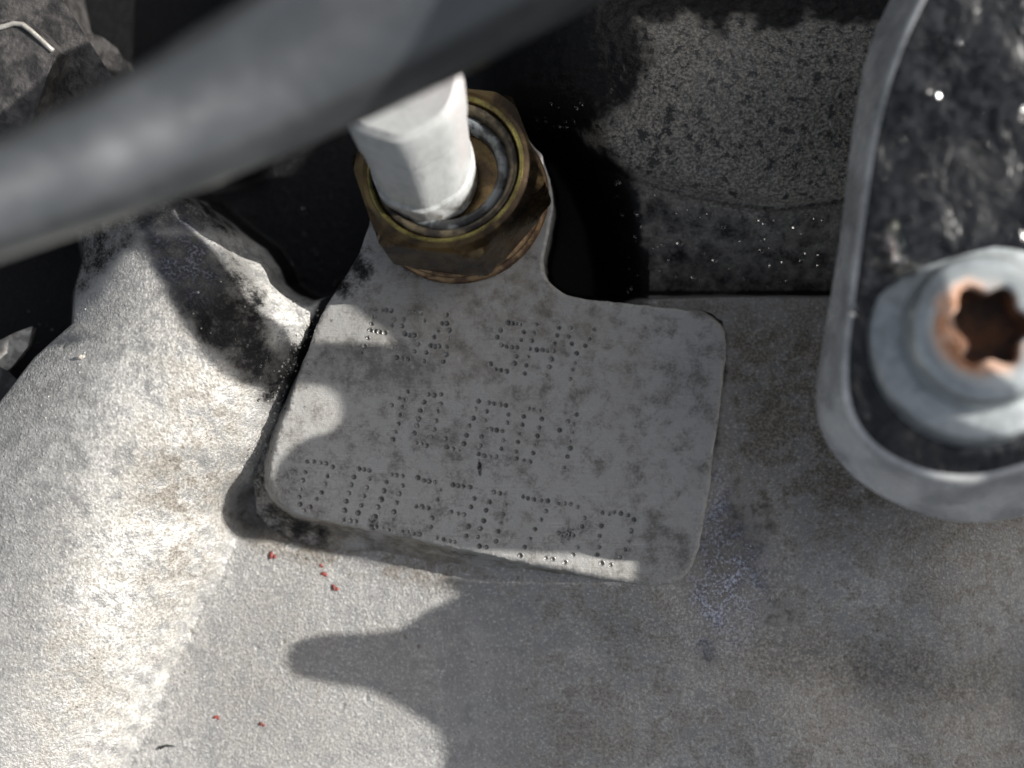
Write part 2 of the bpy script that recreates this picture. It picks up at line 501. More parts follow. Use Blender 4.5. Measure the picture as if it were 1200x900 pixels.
def grid_mesh(name, X, Y, Z, keep=None, cols=None, oxide=None, bloom=None):
    ny, nx = X.shape
    idx = np.arange(nx * ny).reshape(ny, nx)
    q = np.stack([idx[:-1, :-1], idx[:-1, 1:], idx[1:, 1:], idx[1:, :-1]], -1).reshape(-1, 4)
    co = np.stack([X, Y, Z], -1).reshape(-1, 3) * MM
    if keep is not None:
        kv = keep.reshape(-1)
        q = q[kv[q].all(1)]
        used = np.zeros(nx * ny, bool); used[q.reshape(-1)] = True
        remap = np.cumsum(used) - 1
        q = remap[q]; co = co[used]
        if cols is not None: cols = cols.reshape(-1, 3)[used]
    elif cols is not None:
        cols = cols.reshape(-1, 3)
    me = bpy.data.meshes.new(name)
    me.vertices.add(len(co)); me.vertices.foreach_set('co', co.astype(np.float32).reshape(-1))
    me.loops.add(q.size); me.loops.foreach_set('vertex_index', q.astype(np.int32).reshape(-1))
    me.polygons.add(len(q))
    me.polygons.foreach_set('loop_start', (np.arange(len(q)) * 4).astype(np.int32))
    me.polygons.foreach_set('loop_total', np.full(len(q), 4, np.int32))
    me.update(calc_edges=True)
    if cols is not None:
        a = me.color_attributes.new('dirt', 'FLOAT_COLOR', 'POINT')  # dirt masks; those of the casting also hold painted shade
        rgba = np.ones((len(co), 4), np.float32); rgba[:, :3] = cols
        a.data.foreach_set('color', rgba.reshape(-1))
    if oxide is not None:
        me.attributes.new('oxide', 'FLOAT', 'POINT').data.foreach_set('value', oxide.astype(np.float32).reshape(-1))
    if bloom is not None:
        me.attributes.new('bloom', 'FLOAT', 'POINT').data.foreach_set('value', bloom.astype(np.float32).reshape(-1))
    me.validate()
    return me

def blob(px, py, cx, cy, rx, ry, rot=0.0, soft=.5):
    """soft elliptical stain in photograph-sized tenths of a millimetre"""
    c, s = math.cos(R(rot)), math.sin(R(rot))
    dx, dy = px - cx, py - cy
    a = (dx * c + dy * s) / rx; b_ = (-dx * s + dy * c) / ry
    return sstep(1 + soft, 1 - soft, np.sqrt(a * a + b_ * b_))

# cast skin
gx = np.arange(-72, 74, .2); gy = np.arange(-56, 58, .2)
X, Y = np.meshgrid(gx, gy)
Z = hcast(X, Y)
px = 600 + X * 10 * D / (D - Z); py = 450 - Y * 10 * D / (D - Z)
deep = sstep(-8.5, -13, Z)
upper = sstep(350, 344, py) * sstep(640, 700, px)
Z = Z + fbm(X, Y, 1.0, 3, 40) * .035 + gnoise(X, Y, 2.0, 60) * .02 * (1 - deep)
padd = sdf(PAD_S, X, Y)
Z = np.where(padd < -1.2, np.minimum(Z, -4.6), Z)
Z = np.where(sdf(PAD_S, X, Y) < -2.0, np.minimum(Z, -8.5), Z)
Z = Z - 3.2 * blob(px, py, 287, 597, 30, 30, 0, .55) - 1.2 * blob(px, py, 350, 625, 60, 14, 12, .7)
pitm = np.zeros_like(X)
for _ in range(70):
    a_, b_ = RNG.uniform(20, 1180), RNG.uniform(300, 895)
    if _ % 2: a_ = RNG.uniform(20, 520)
    r_p = RNG.choice([.15, .2, .25, .3]); q_ = W(a_, b_, -3)
    i0 = int((q_.x + 72) / .2); j0 = int((q_.y + 56) / .2); w_ = 6
    sl = (slice(max(j0 - w_, 0), j0 + w_), slice(max(i0 - w_, 0), i0 + w_))
    k_ = sstep(r_p * 1.3, r_p * .4, np.hypot(X[sl] - q_.x, (Y[sl] - q_.y) * RNG.uniform(.6, 1.5)))
    Z[sl] -= k_ * r_p * .55; pitm[sl] = np.maximum(pitm[sl], k_)
cy_ = np.interp(px, CR_X, CR_Y)
oil_shade = np.zeros_like(X)  # oil, plus shade painted into the same mask
oil_shade = np.maximum(oil_shade, deep * 1.2)
oil_shade = np.maximum(oil_shade, sstep(-5, -9, Z) * sstep(160, 60, px) * .75)  # shade on the low left floor, painted as dark colour
oil_shade = np.maximum(oil_shade, sstep(305, 255, py) * sstep(420, 300, px) * .66)  # shaded top of the ridge below the pipe, painted dark
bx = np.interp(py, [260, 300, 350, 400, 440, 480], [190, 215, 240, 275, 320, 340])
flank_shade = sstep(-25, 25, 300 + np.clip(150 - px, 0, 200) * 1.0 - py) * sstep(190, 150, px) * sstep(60, 90, px)  # shade left of the lit ridge top, painted into the colour
band_shade = sstep(70, 22, np.abs(px - bx)) * sstep(250, 285, py) * sstep(475, 440, py)  # shadow band across the ridge, painted into two colour masks
oil_shade = np.maximum(oil_shade, band_shade * .66)
oil_shade = np.maximum(oil_shade, flank_shade * .58)
oil_shade = np.maximum(oil_shade, sstep(560, 600, px) * blob(px, py, 620, 70, 140, 105, -12, .4) * 1.0)
oil_shade = np.maximum(oil_shade, upper * sstep(60, 0, py + fbm(X, Y, .25, 3, 5) * 25) * .9)
oil_shade = np.maximum(oil_shade, upper * sstep(860, 640, px + fbm(X, Y, .2, 3, 6) * 60) * sstep(150, 60, py) * .75)
oil_shade = np.maximum(oil_shade, sstep(690, 640, px) * sstep(420, 480, px) * sstep(345, 330, py) * 1.3)
oil_shade = np.maximum(oil_shade, sstep(-6, -9, Z) * sstep(420, 600, px) * sstep(352, 346, py) * 1.3 * (px < 760))
oil_shade = np.maximum(oil_shade, blob(px, py, 690, 270, 62, 95, 0, .4) * 1.2)
oil_shade = np.maximum(oil_shade, upper * sstep(-14, 26, py - cy_) * .50)
oil_shade = np.maximum(oil_shade, upper * sstep(332, 345, py) * .8)
oil_shade = np.maximum(oil_shade, blob(px, py, 265, 355, 52, 85, -28, .5) * .62)      # black oil and painted band shadow beside the cavity
oil_shade = np.maximum(oil_shade, blob(px, py, 330, 440, 30, 60, 20, .6) * .60)
oil_shade = np.maximum(oil_shade, sstep(1.9, .6, padd) * sstep(610, 560, py) * sstep(420, 380, px) * .85)   # groove left of the pad
oil_shade = np.maximum(oil_shade, blob(px, py, 287, 596, 32, 30, 0, .5) * .50)  # shade of the hollow at the pad corner, painted in

oil_shade = np.maximum(oil_shade, sstep(2.2, .4, padd) * sstep(820, 840, px) * sstep(660, 560, py) * .55)
oil_shade = np.maximum(oil_shade, blob(px, py, 832, 735, 26, 80, 6, .8) * .46)
oil_shade = np.maximum(oil_shade, blob(px, py, 850, 655, 62, 105, 15, .8) * .56)
oil_shade = np.maximum(oil_shade, blob(px, py, 905, 715, 60, 26, 8, .8) * .44)
stain = pitm * 1.2
stain = np.maximum(stain, blob(px, py, 230, 470, 60, 130, -18, .8) * .55)
stain = np.maximum(stain, blob(px, py, 110, 760, 80, 190, 12, .8) * .7)
stain = np.maximum(stain, blob(px, py, 215, 560, 75, 210, 12, .9) * .95)
stain = np.maximum(stain, blob(px, py, 440, 655, 190, 26, 11, .7) * .95)
stain = np.maximum(stain, sstep(540, 660, px) * (1 - upper) * .72)
stain = np.maximum(stain, blob(px, py, 330, 780, 190, 130, 0, .7) * .42)
stain = np.maximum(stain, sstep(360, 410, py) * sstep(840, 870, px) * sstep(680, 540, py) * 1.35)
stain = np.maximum(stain, blob(px, py, 350, 670, 40, 20, 20, .8) * .25)
grime_shade = np.maximum(upper * sstep(30, -10, py - cy_) * .95, band_shade * .55)
grime_shade = np.maximum(grime_shade, upper * .75)
grime_shade = np.maximum(grime_shade, sstep(350, 400, py) * sstep(845, 880, px) * sstep(640, 500, py) * .35)
grime_shade = np.maximum(grime_shade, blob(px, py, 850, 690, 70, 75, 0, .8) * .35)
grime_shade = np.maximum(grime_shade, blob(px, py, 1000, 780, 260, 28, 10, .9) * .5)  # soft shadow of the lower right valley, painted in
oxide = blob(px, py, 175, 600, 85, 300, 14, .7) * 1.0
oxide = np.maximum(oxide, blob(px, py, 290, 330, 90, 60, 40, .7) * .6)
oxide = np.maximum(oxide, .12 * (px < 520))
oxide = np.maximum(oxide, sstep(560, 700, px) * sstep(560, 660, py) * .42)
oxide = np.maximum(oxide, blob(px, py, 855, 685, 38, 48, 10, .8) * 1.0)
bloom = np.maximum(blob(px, py, 848, 690, 42, 62, 12, .8), blob(px, py, 838, 610, 16, 60, 4, .8) * .7)
bloom = np.maximum(bloom, blob(px, py, 215, 300, 34, 46, -30, .8) * .35)
GRIDS.append((Z.copy(), -72, -56, .2, None))
body = link('cast_skin', grid_mesh('cast_skin', X, Y, Z, None, np.stack([oil_shade, stain, grime_shade], -1), oxide, bloom), M_CAST, block)

# characters of the stamp, one list of punch marks each, in order of the rows
CHARS = [
 ('stamped_letter', 'dot-stamped letter P', [(439, 362), (446, 363), (452, 363), (458, 364), (462, 374), (459, 381), (436, 371), (435, 379), (434, 387), (440, 388), (445, 389), (451, 390), (431, 396), (427, 406), (424, 414)]),
 ('stamped_letter', 'dot-stamped letter S', [(481, 366), (488, 366), (494, 367), (497, 376), (473, 374), (471, 382), (475, 391), (480, 393), (486, 393), (490, 403), (486, 412), (461, 408), (465, 419), (472, 420), (478, 421)]),
 ('stamped_letter', 'dot-stamped letter A', [(524, 369), (518, 379), (524, 379), (514, 387), (509, 395), (527, 387), (526, 397), (505, 405), (510, 406), (515, 406), (524, 406), (500, 413), (523, 415), (497, 423), (520, 424)]),
 ('stamped_digit', 'dot-stamped digit 9', [(596, 378), (601, 379), (606, 379), (610, 380), (587, 387), (614, 389), (583, 395), (611, 398), (588, 404), (594, 406), (600, 407), (606, 407), (605, 417), (603, 426), (575, 427), (581, 433), (587, 434), (594, 435)]),
 ('stamped_letter', 'dot-stamped letter H', [(629, 380), (626, 390), (623, 399), (621, 409), (629, 410), (636, 410), (642, 411), (619, 418), (617, 428), (615, 438), (655, 384), (653, 393), (650, 402), (649, 411), (646, 421), (644, 430), (641, 440)]),
 ('stamped_letter', 'dot-stamped letter Y', [(669, 384), (667, 394), (670, 403), (697, 386), (691, 397), (686, 405), (676, 414), (674, 425), (671, 433), (668, 444)]),
 ('stamped_digit', 'dot-stamped digit 1', [(478, 459), (468, 466), (474, 468), (459, 475), (472, 477), (469, 486), (467, 497), (464, 506), (461, 515)]),
 ('stamped_digit', 'dot-stamped digit 0', [(502, 462), (509, 463), (517, 462), (497, 471), (493, 481), (491, 491), (489, 499), (486, 508), (488, 519), (494, 520), (500, 522), (517, 473), (513, 482), (511, 493), (509, 503), (506, 512)]),
 ('stamped_letter', 'dot-stamped letter J', [(522, 514), (524, 524), (531, 526), (538, 528), (544, 520), (547, 510), (550, 499), (555, 490), (558, 479), (561, 470)]),
 ('stamped_letter', 'dot-stamped letter B', [(573, 472), (579, 473), (586, 474), (593, 475), (570, 482), (569, 492), (596, 486), (595, 495), (570, 502), (576, 503), (582, 504), (589, 505), (565, 512), (563, 522), (590, 516), (588, 526), (561, 532), (568, 534), (575, 535), (582, 535)]),
 ('stamped_digit', 'dot-stamped digit 0', [(620, 479), (626, 480), (633, 481), (614, 488), (612, 498), (609, 508), (607, 518), (605, 529), (606, 537), (614, 540), (621, 541), (635, 491), (632, 501), (630, 511), (627, 521), (625, 531)]),
 ('stamped_digit', 'dot-stamped digit 1', [(676, 486), (666, 494), (672, 496), (656, 504), (671, 506), (668, 517), (668, 525), (665, 535), (661, 548)]),
 ('stamped_digit', 'dot-stamped wide round character', [(360, 541), (368, 541), (376, 542), (382, 543), (390, 547), (358, 553), (355, 563), (353, 573), (351, 582), (352, 591), (357, 598), (384, 558), (381, 567), (377, 577), (371, 585), (364, 594)]),
 ('stamped_digit', 'dot-stamped digit 0', [(421, 549), (427, 550), (433, 551), (415, 559), (412, 568), (409, 578), (406, 587), (404, 598), (403, 609), (411, 610), (417, 611), (433, 561), (430, 571), (427, 581), (424, 592), (420, 601)]),
 ('stamped_digit', 'dot-stamped digit 0', [(459, 556), (465, 557), (472, 558), (453, 565), (450, 575), (447, 585), (443, 594), (440, 605), (441, 617), (449, 619), (456, 621), (472, 569), (468, 578), (465, 589), (462, 600), (461, 609)]),
 ('stamped_digit', 'dot-stamped digit 3', [(490, 560), (497, 563), (503, 564), (510, 565), (516, 574), (513, 586), (488, 593), (495, 594), (502, 595), (507, 607), (505, 617), (472, 622), (478, 623), (485, 625), (492, 626)]),
 ('stamped_digit', 'dot-stamped digit 3', [(531, 568), (537, 569), (543, 570), (551, 571), (556, 584), (552, 594), (544, 603), (537, 602), (529, 600), (549, 617), (547, 628), (512, 630), (520, 632), (527, 634), (533, 635)]),
 ('stamped_digit', 'dot-stamped digit 0', [(579, 577), (586, 578), (592, 579), (574, 588), (570, 598), (567, 610), (563, 619), (560, 629), (593, 591), (590, 602), (587, 613), (584, 623), (582, 634), (562, 640), (570, 641)]),
 ('stamped_digit', 'dot-stamped digit 7', [(613, 582), (619, 584), (626, 585), (634, 586), (642, 587), (640, 599), (634, 609), (627, 620), (621, 631), (615, 641), (610, 651)]),
 ('stamped_digit', 'dot-stamped digit 3', [(655, 590), (662, 590), (669, 591), (677, 594), (685, 607), (682, 617), (655, 625), (664, 626), (672, 627), (677, 641), (672, 650), (640, 654), (648, 655), (662, 659)]),
 ('stamped_digit', 'dot-stamped wide square character', [(706, 601), (714, 602), (720, 600), (728, 602), (736, 604), (743, 609), (705, 616), (703, 628), (702, 641), (700, 650), (740, 622), (737, 634), (733, 644), (705, 660), (716, 662), (727, 653)]),
]
dots_all = np.array([[*W(a, b, 0)[:2]] for c in CHARS for a, b in c[2]])

# machined pad
gx = np.arange(-31, 29, .075); gy = np.arange(-27, 36, .075)
X, Y = np.meshgrid(gx, gy)
d = sdf(PAD_S, X, Y) + fbm(X, Y, .45, 4, 51) * .16
Z = hpad_raw(X, Y, d)
flat = sstep(.2, -.6, d)
Z = Z + fbm(X, Y, .35, 3, 70) * .05 + fbm(X, Y, 1.6, 3, 90) * .035 * (1 - .55 * flat) + gnoise(X, Y, 4.5, 99) * .012
Z = Z + np.where(d > -.8, fbm(X, Y, .9, 3, 33) * .22 * sstep(-.8, .2, d), 0)
Z0 = Z.copy()
for (dx, dy) in dots_all:
    i0 = int((dx + 31) / .075); j0 = int((dy + 27) / .075)
    sl = (slice(j0 - 5, j0 + 7), slice(i0 - 5, i0 + 7))
    rr = np.hypot(X[sl] - dx, Y[sl] - dy)
    Z[sl] = np.minimum(Z[sl], Z0[sl] - .42 * sstep(.27, .19, rr))
px = 600 + X * 10; py = 450 - Y * 10
nd = np.hypot(px - 540, py - 225)
oil_shade = sstep(.4, 1.4, d) * sstep(400, 370, px) * .55
oil_shade = np.maximum(oil_shade, blob(px, py, 400, 318, 42, 36, -30, .6) * .60)
oil_shade = np.maximum(oil_shade, sstep(122, 108, nd) * sstep(270, 330, px) * sstep(640, 500, px) * .52)
oil_shade = np.maximum(oil_shade, sstep(.2, 1.0, d) * sstep(700, 820, px) * .62)
oil_shade = np.maximum(oil_shade, sstep(.3, .8, d) * sstep(400, 352, py) * 1.4)
oil_shade = np.maximum(oil_shade, blob(px, py, 345, 560, 26, 40, 0, .7) * .36)
oil_shade = np.maximum(oil_shade, blob(px, py, 663, 628, 12, 14, 0, .7) * .55)
oil_shade = np.maximum(oil_shade, blob(px, py, 437, 612, 9, 14, 10, .7) * .55)
oil_shade = np.maximum(oil_shade, blob(px, py, 562, 548, 3.5, 14, -5, .7) * .62)
stain = blob(px, py, 600, 370, 150, 90, 12, .8) * .9
stain = np.maximum(stain, sstep(-.1, .5, d) * sstep(560, 610, py) * 1.2)
grime0 = sstep(.1, .8, d) * sstep(560, 610, py) * .5
stain = np.maximum(stain, .22)
grime_shade = blob(px, py, 450, 430, 80, 46, 10, .8) * .62
grime_shade = np.maximum(grime_shade, blob(px, py, 345, 565, 26, 46, 0, .7) * .5)
grime_shade = np.maximum(grime_shade, blob(px, py, 800, 450, 40, 60, 0, .9) * .5)
grime_shade = np.maximum(grime_shade, blob(px, py, 770, 640, 60, 60, 0, .9) * .5)
grime_shade = np.maximum(grime_shade, blob(px, py, 520, 520, 190, 70, 8, .9) * .40)
grime_shade = np.maximum(np.maximum(grime_shade, .28), grime0)
GRIDS.append((np.where(d < np.where(py < 358, 1.2, 4.0), Z0, np.nan), -31, -27, .075, None))
pad = link('machined_pad', grid_mesh('machined_pad', X, Y, Z, d < np.where(py < 358, 1.3, 4.2), np.stack([oil_shade, stain, grime_shade], -1)), M_PAD, block)
pad['label'] = 'flat machined pad with rows of dot-stamped letters and digits'

def pad_z(x, y):
    i = int(round((x + 31) / .075)); j = int(round((y + 27) / .075))
    return float(np.median(Z0[j - 3:j + 4, i - 3:i + 4]))

prof = [(.36, -.02), (.30, .04), (.26, .035), (.19, -.09), (.10, -.19), (.0, -.22)]
for nm, lab, pts in CHARS:
    vs_, fs = [], []
    for a, b_ in pts:
        p = W(a, b_, 0); z = pad_z(p.x, p.y)
        s = random.uniform(.74, 1.2); base = len(vs_)
        ox, oy = random.uniform(-.05, .05), random.uniform(-.05, .05)
        for r, h in prof[:-1]:
            for k in range(12):
                an = k * math.pi / 6
                vs_.append((p.x + r * s * math.cos(an), p.y + r * s * math.sin(an), z + h * s))
        vs_.append((p.x + ox, p.y + oy, z + prof[-1][1] * s))
        for q in range(len(prof) - 2):
            for k in range(12):
                k2 = (k + 1) % 12
                fs.append((base + q * 12 + k, base + q * 12 + k2, base + q * 12 + 12 + k2, base + q * 12 + 12 + k))
        top = len(vs_) - 1; o0 = base + (len(prof) - 2) * 12
        for k in range(12): fs.append((o0 + k, o0 + (k + 1) % 12, top))
    o = link(nm, mesh_from(nm, vs_, fs), M_DOT, pad)
    o['label'] = lab

# ------------------------------------------------------------------ pressure switch: hex nut, washer, white connector
ax = Vector((TILT[0], TILT[1], 1)).normalized()
e1 = Vector((1, 0, 0)); e1 = (e1 - ax * e1.dot(ax)).normalized(); e2 = ax.cross(e1)
def loc3(u, v, h, c=NUT_C): return c + e1 * u + e2 * v + ax * h
switch = tag(empty('pressure_switch', NUT_C), 'yellow zinc hex pressure switch with white plastic body screwed into the block', 'sensor')

def lathe(profile, n=64, close=True):
    vs_, fs = [], []
    for r, h in profile:
        for k in range(n):
            a = 2 * math.pi * k / n
            vs_.append(loc3(r * math.cos(a), r * math.sin(a), h))
    for q in range(len(profile) - 1):
        for k in range(n):
            k2 = (k + 1) % n
            fs.append((q * n + k, q * n + k2, (q + 1) * n + k2, (q + 1) * n + k))
    return vs_, fs

HEXR = 11.5; H0, H1 = 2.1, 9.4
ROT = R(-11)
def hex_r(a, rc):
    k = (a - ROT) % (math.pi / 3) - math.pi / 6
    return rc * math.cos(math.pi / 6) / math.cos(k)
vs_, fs = [], []
n = 144
rings = []
for h in np.linspace(H0, H1, 12):
    rings.append(('hex', HEXR, h))
rings += [('cap', 9.6, H1 + .05), ('cap', 9.1, H1 + .35), ('cap', 8.7, H1 + .3), ('cap', 8.4, H1 - .1), ('cap', 7.9, H1 - 1.2), ('cap', 7.4, H1 - 2.6), ('cap', 3.0, H1 - 2.6)]
for kind, r0, h in rings:
    for k in range(n):
        a = 2 * math.pi * k / n
        if kind == 'hex':
            r = hex_r(a, r0)
            # 30 degree chamfer cone clips the corners at the top and bottom
            lim = 10.35 + (H1 + .12 - h) * 2.6
            lim2 = 10.5 + (h - H0) * 1.9
            r = min(r, lim, lim2)
        else: r = r0
        vs_.append(loc3(r * math.cos(a), r * math.sin(a), h))
for q in range(len(rings) - 1):
    for k in range(n):
        k2 = (k + 1) % n
        fs.append((q * n + k, q * n + k2, (q + 1) * n + k2, (q + 1) * n + k))
me = mesh_from('hex_nut', vs_, fs); autosmooth(me, 22)
link('hex_nut', me, M_ZINC, switch, smooth=False)
v_, f_ = lathe([(9.0, -1.0), (10.3, -.8), (10.6, -.3), (10.6, .5), (10.35, .85), (10.0, .95), (10.25, 1.1), (10.3, 1.5), (10.0, 1.8), (9.5, 1.9), (9.5, 2.5)])
link('sealing_washer', mesh_from('sealing_washer', v_, f_), M_BRONZE, switch)
v_, f_ = lathe([(9.15, H1 + .02), (9.05, H1 + .30), (8.9, H1 + .42), (8.7, H1 + .40), (8.5, H1 + .1)])
link('chamfer_ring', mesh_from('chamfer_ring', v_, f_), mat_simple('olive_zinc_plating', (.30, .26, .09), (.09, .07, .035), .9, .24, .3, .04), switch)
v_, f_ = lathe([(8.3, H1 - .4), (8.15, H1 - .05), (7.6, H1 - .05), (7.3, H1 - .5), (6.9, H1 - 1.4), (6.7, H1 - 2.5)])
link('crimp_collar', mesh_from('crimp_collar', v_, f_), M_COLLAR, switch)
v_, f_ = lathe([(7.2, H1 - 1.6), (7.0, H1 - .9), (6.4, H1 - .7), (5.9, H1 - .9), (5.6, H1 - 2.4)])
link('insert_ring', mesh_from('insert_ring', v_, f_), M_SEAT, switch)

# white nylon body: rounded foot, faceted shaft and a lipped head, drawn as rings across the switch axis
def white_ring(h):
    s = np.clip((h - (H1 - 1.5)) / 22.0, 0, 1.3)
    off = Vector((-2.5 - .2 * s, -.4 + 8.0 * s, 0))
    pts = []
    for k in range(48):
        a = 2 * math.pi * k / 48 + R(14)
        w = 5.3 + 2.2 * s
        # eight-sided with uneven flats
        fl = min([dd / max(.05, math.cos(a - R(an))) if math.cos(a - R(an)) > .05 else 99 for an, dd in
                  ((-12, w * 1.02), (-62, w * .98), (-112, w * .97), (-158, w * 1.0), (160, w), (110, w), (60, w), (24, w * 1.03))])
        r = min(fl, w * 1.025)
        pts.append((off.x + r * math.cos(a), off.y + r * math.sin(a)))
    return pts
vs_, fs = [], []
hs = [H1 - 2.4, H1 - 1.0, H1, H1 + .7, H1 + .95, H1 + 2.5, H1 + 4, H1 + 6, H1 + 7.6, H1 + 8.0, H1 + 9.5, H1 + 11, H1 + 12, H1 + 12.5]
grow = [1.07, 1.07, 1.07, 1.06, 1.0, 1.0, 1.0, 1.0, 1.0, 1.03, 1.03, 1.03, .98, .88]
for h, g_ in zip(hs, grow):
    ring = white_ring(h)
    cx = sum(p[0] for p in ring) / 48; cy = sum(p[1] for p in ring) / 48
    for x, y in ring:
        vs_.append(loc3(cx + (x - cx) * g_, cy + (y - cy) * g_, h))
for q in range(len(hs) - 1):
    for k in range(48):
        k2 = (k + 1) % 48
        fs.append((q * 48 + k, q * 48 + k2, (q + 1) * 48 + k2, (q + 1) * 48 + k))
fs.append(tuple((len(hs) - 1) * 48 + k for k in range(48)))
me = mesh_from('plastic_body', vs_, fs); autosmooth(me, 24)
worn = me.attributes.new('worn', 'FLOAT', 'POINT'); soil = me.attributes.new('soiled', 'FLOAT', 'POINT')
for i in range(len(vs_)):
    k = i % 48; h = hs[i // 48]
    a = (k * 7.5 + 14) % 360
    worn.data[i].value = 1.0 if (a > 325 or a < 20) and h > H1 + 2.5 else 0.0
    soil.data[i].value = max(0, 1 - (h - H1 + 1.4) / 3.2)
link('plastic_body', me, M_WHITE, switch, smooth=False)

# ------------------------------------------------------------------ tubes and plates
def tube(name, path, radii, mat, parent=None, seg=28, lump=0.0):
    vs_, fs = [], []
    n = len(path)
    radii = list(np.interp(np.linspace(0, 1, n), np.linspace(0, 1, len(radii)), radii))
    for i, p in enumerate(path):
        tg = (path[min(i + 1, n - 1)] - path[max(i - 1, 0)]).normalized()
        s1 = tg.cross(Vector((0, 0, 1))).normalized(); s2 = s1.cross(tg)
        for k in range(seg):
            a = 2 * math.pi * k / seg
            r = radii[i] * (1 + lump * math.sin(i * 1.7 + k * 2.3))
            vs_.append(p + s1 * (r * math.cos(a)) + s2 * (r * math.sin(a)))
    for i in range(n - 1):
        for k in range(seg):
            k2 = (k + 1) % seg
            fs.append((i * seg + k, i * seg + k2, (i + 1) * seg + k2, (i + 1) * seg + k))
    fs.append(tuple(range(seg))[::-1]); fs.append(tuple((n - 1) * seg + k for k in range(seg)))
    return link(name, mesh_from(name, vs_, fs), mat, parent)

def plate(name, top, low, mat, parent=None, edge_mat=None, bev=.6):
    """closed solid between two outlines with a rounded upper rim"""
    n = len(top)
    c = sum(top, Vector()) / n
    loops = [low]
    nrm = Vector((0, 0, 1))
    for t_ in (0.0, .25, .5, .75, 1.0):
        a = t_ * math.pi / 2
        lp = []
        for i in range(n):
            tg = (top[(i + 1) % n] - top[i - 1]).normalized()
            inw = nrm.cross(tg).normalized()
            dn = (low[i] - top[i]).normalized()
            lp.append(top[i] + inw * bev * (1 - math.cos(a)) + dn * bev * (1 - math.sin(a)))
        loops.append(lp)
    vs_ = [v for l in loops for v in l]
    fs = []; mi = []
    for q in range(len(loops) - 1):
        for i in range(n):
            j = (i + 1) % n
            fs.append((q * n + i, q * n + j, (q + 1) * n + j, (q + 1) * n + i)); mi.append(1 if q < 4 else 0)
    fs.append(tuple((len(loops) - 1) * n + i for i in range(n))); mi.append(0)
    fs.append(tuple(range(n))[::-1]); mi.append(1)
    me = mesh_from(name, vs_, fs); autosmooth(me, 35)
    o = link(name, me, mat, parent, smooth=False)
    if edge_mat is not None:
        me.materials.append(edge_mat)
        me.polygons.foreach_set('material_index', mi)
    return o

# the big blurred pipe across the upper left
ctl = [(-260, 330, 50, 4.6), (-60, 255, 48, 4.65), (60, 212, 45, 5.0), (180, 160, 41.5, 5.86), (300, 97, 38.5, 7.1), (430, 25, 37, 8.4), (560, -55, 37, 9.7), (760, -190, 38, 11)]
pp = [W(a, b, c) for a, b, c, r in ctl]; rr = [r for *_, r in ctl]
pv = chaikin([Vector((*p, r)) if False else Vector((p.x, p.y, p.z)) for p, r in zip(pp, rr)], 3, closed=False)
rv = list(np.interp(np.linspace(0, len(rr) - 1, len(pv)), range(len(rr)), rr))
tag(tube('coolant_pipe', pv, rv, M_PIPE, seg=48), 'thick glossy black pipe running in front of the white switch', 'pipe')

# bracket on the right with its bolt
TOP = [(1110, -60), (1056, 40), (1024, 140), (1008, 250), (995, 350), (985, 440), (996, 496), (1030, 534), (1088, 560), (1150, 564), (1230, 540), (1500, 470), (2000, 200), (2000, -500), (1240, -500), (1150, -180)]
LOW = [(1078, -60), (1020, 40), (1000, 140), (985, 280), (966, 390), (953, 470), (966, 520), (1006, 566), (1060, 596), (1130, 616), (1220, 602), (1500, 530), (2000, 260), (2000, -500), (1220, -500), (1110, -180)]
BZ = 24.0
topv = [W(a, b, BZ) for a, b in TOP]; lowv = [W(a, b, BZ - 9) for a, b in LOW]
topv = chaikin(topv, 2); lowv = chaikin(lowv, 2)
bracket = tag(empty('mounting_bracket', W(1130, 480, 15)), 'glossy black bracket with rounded end and pale rim at the torx bolt', 'bracket')
plate('bracket_plate', topv, lowv, M_BLACK, bracket, M_EDGE, .9)
# bolt
BC = W(1140, 398, BZ)
bolt = tag(empty('torx_bolt', BC), 'zinc plated torx bolt with rusty star socket clamping the black bracket', 'bolt')
bax = Vector((-.06, .20, 1)).normalized()
b1 = Vector((1, 0, 0)); b1 = (b1 - bax * b1.dot(bax)).normalized(); b2 = bax.cross(b1)
def bl(u, v, h): return BC + b1 * u + b2 * v + bax * h
def blathe(name, profile, mat, n=72, shape=None):
    vs_, fs = [], []
    for r, h in profile:
        for k in range(n):
            a = 2 * math.pi * k / n
            q = r if shape is None else shape(r, a)
            vs_.append(bl(q * math.cos(a), q * math.sin(a), h))
    for q in range(len(profile) - 1):
        for k in range(n):
            k2 = (k + 1) % n
            fs.append((q * n + k, q * n + k2, (q + 1) * n + k2, (q + 1) * n + k))
    fs.append(tuple((len(profile) - 1) * n + k for k in range(n)))
    me = mesh_from(name, vs_, fs); autosmooth(me, 40)
    return link(name, me, mat, bolt, smooth=False)
blathe('washer', [(10.6, -3.0), (10.6, .9), (10.3, 1.4), (9.4, 1.7), (6.0, 1.8)], M_STEEL)
def star(r, a): return r * (1 + .13 * math.cos(6 * a))
n = 72
vs_, fs = [], []
prof_h = [('c', 7.6, 1.5), ('c', 7.7, 2.0), ('c', 7.6, 4.6), ('c', 7.3, 5.6), ('c', 6.6, 6.2), ('c', 5.2, 6.3), ('s', 4.1, 6.2), ('s', 3.8, 5.8)]
for kd, r, h in prof_h:
    for k in range(n):
        a = 2 * math.pi * k / n
        q = star(r, a) if kd == 's' else r
        vs_.append(bl(q * math.cos(a), q * math.sin(a), h))
for q in range(len(prof_h) - 1):
    for k in range(n):
        k2 = (k + 1) % n
        fs.append((q * n + k, q * n + k2, (q + 1) * n + k2, (q + 1) * n + k))
me = mesh_from('bolt_head', vs_, fs); autosmooth(me, 40)
ra = me.attributes.new('rust', 'FLOAT', 'POINT')
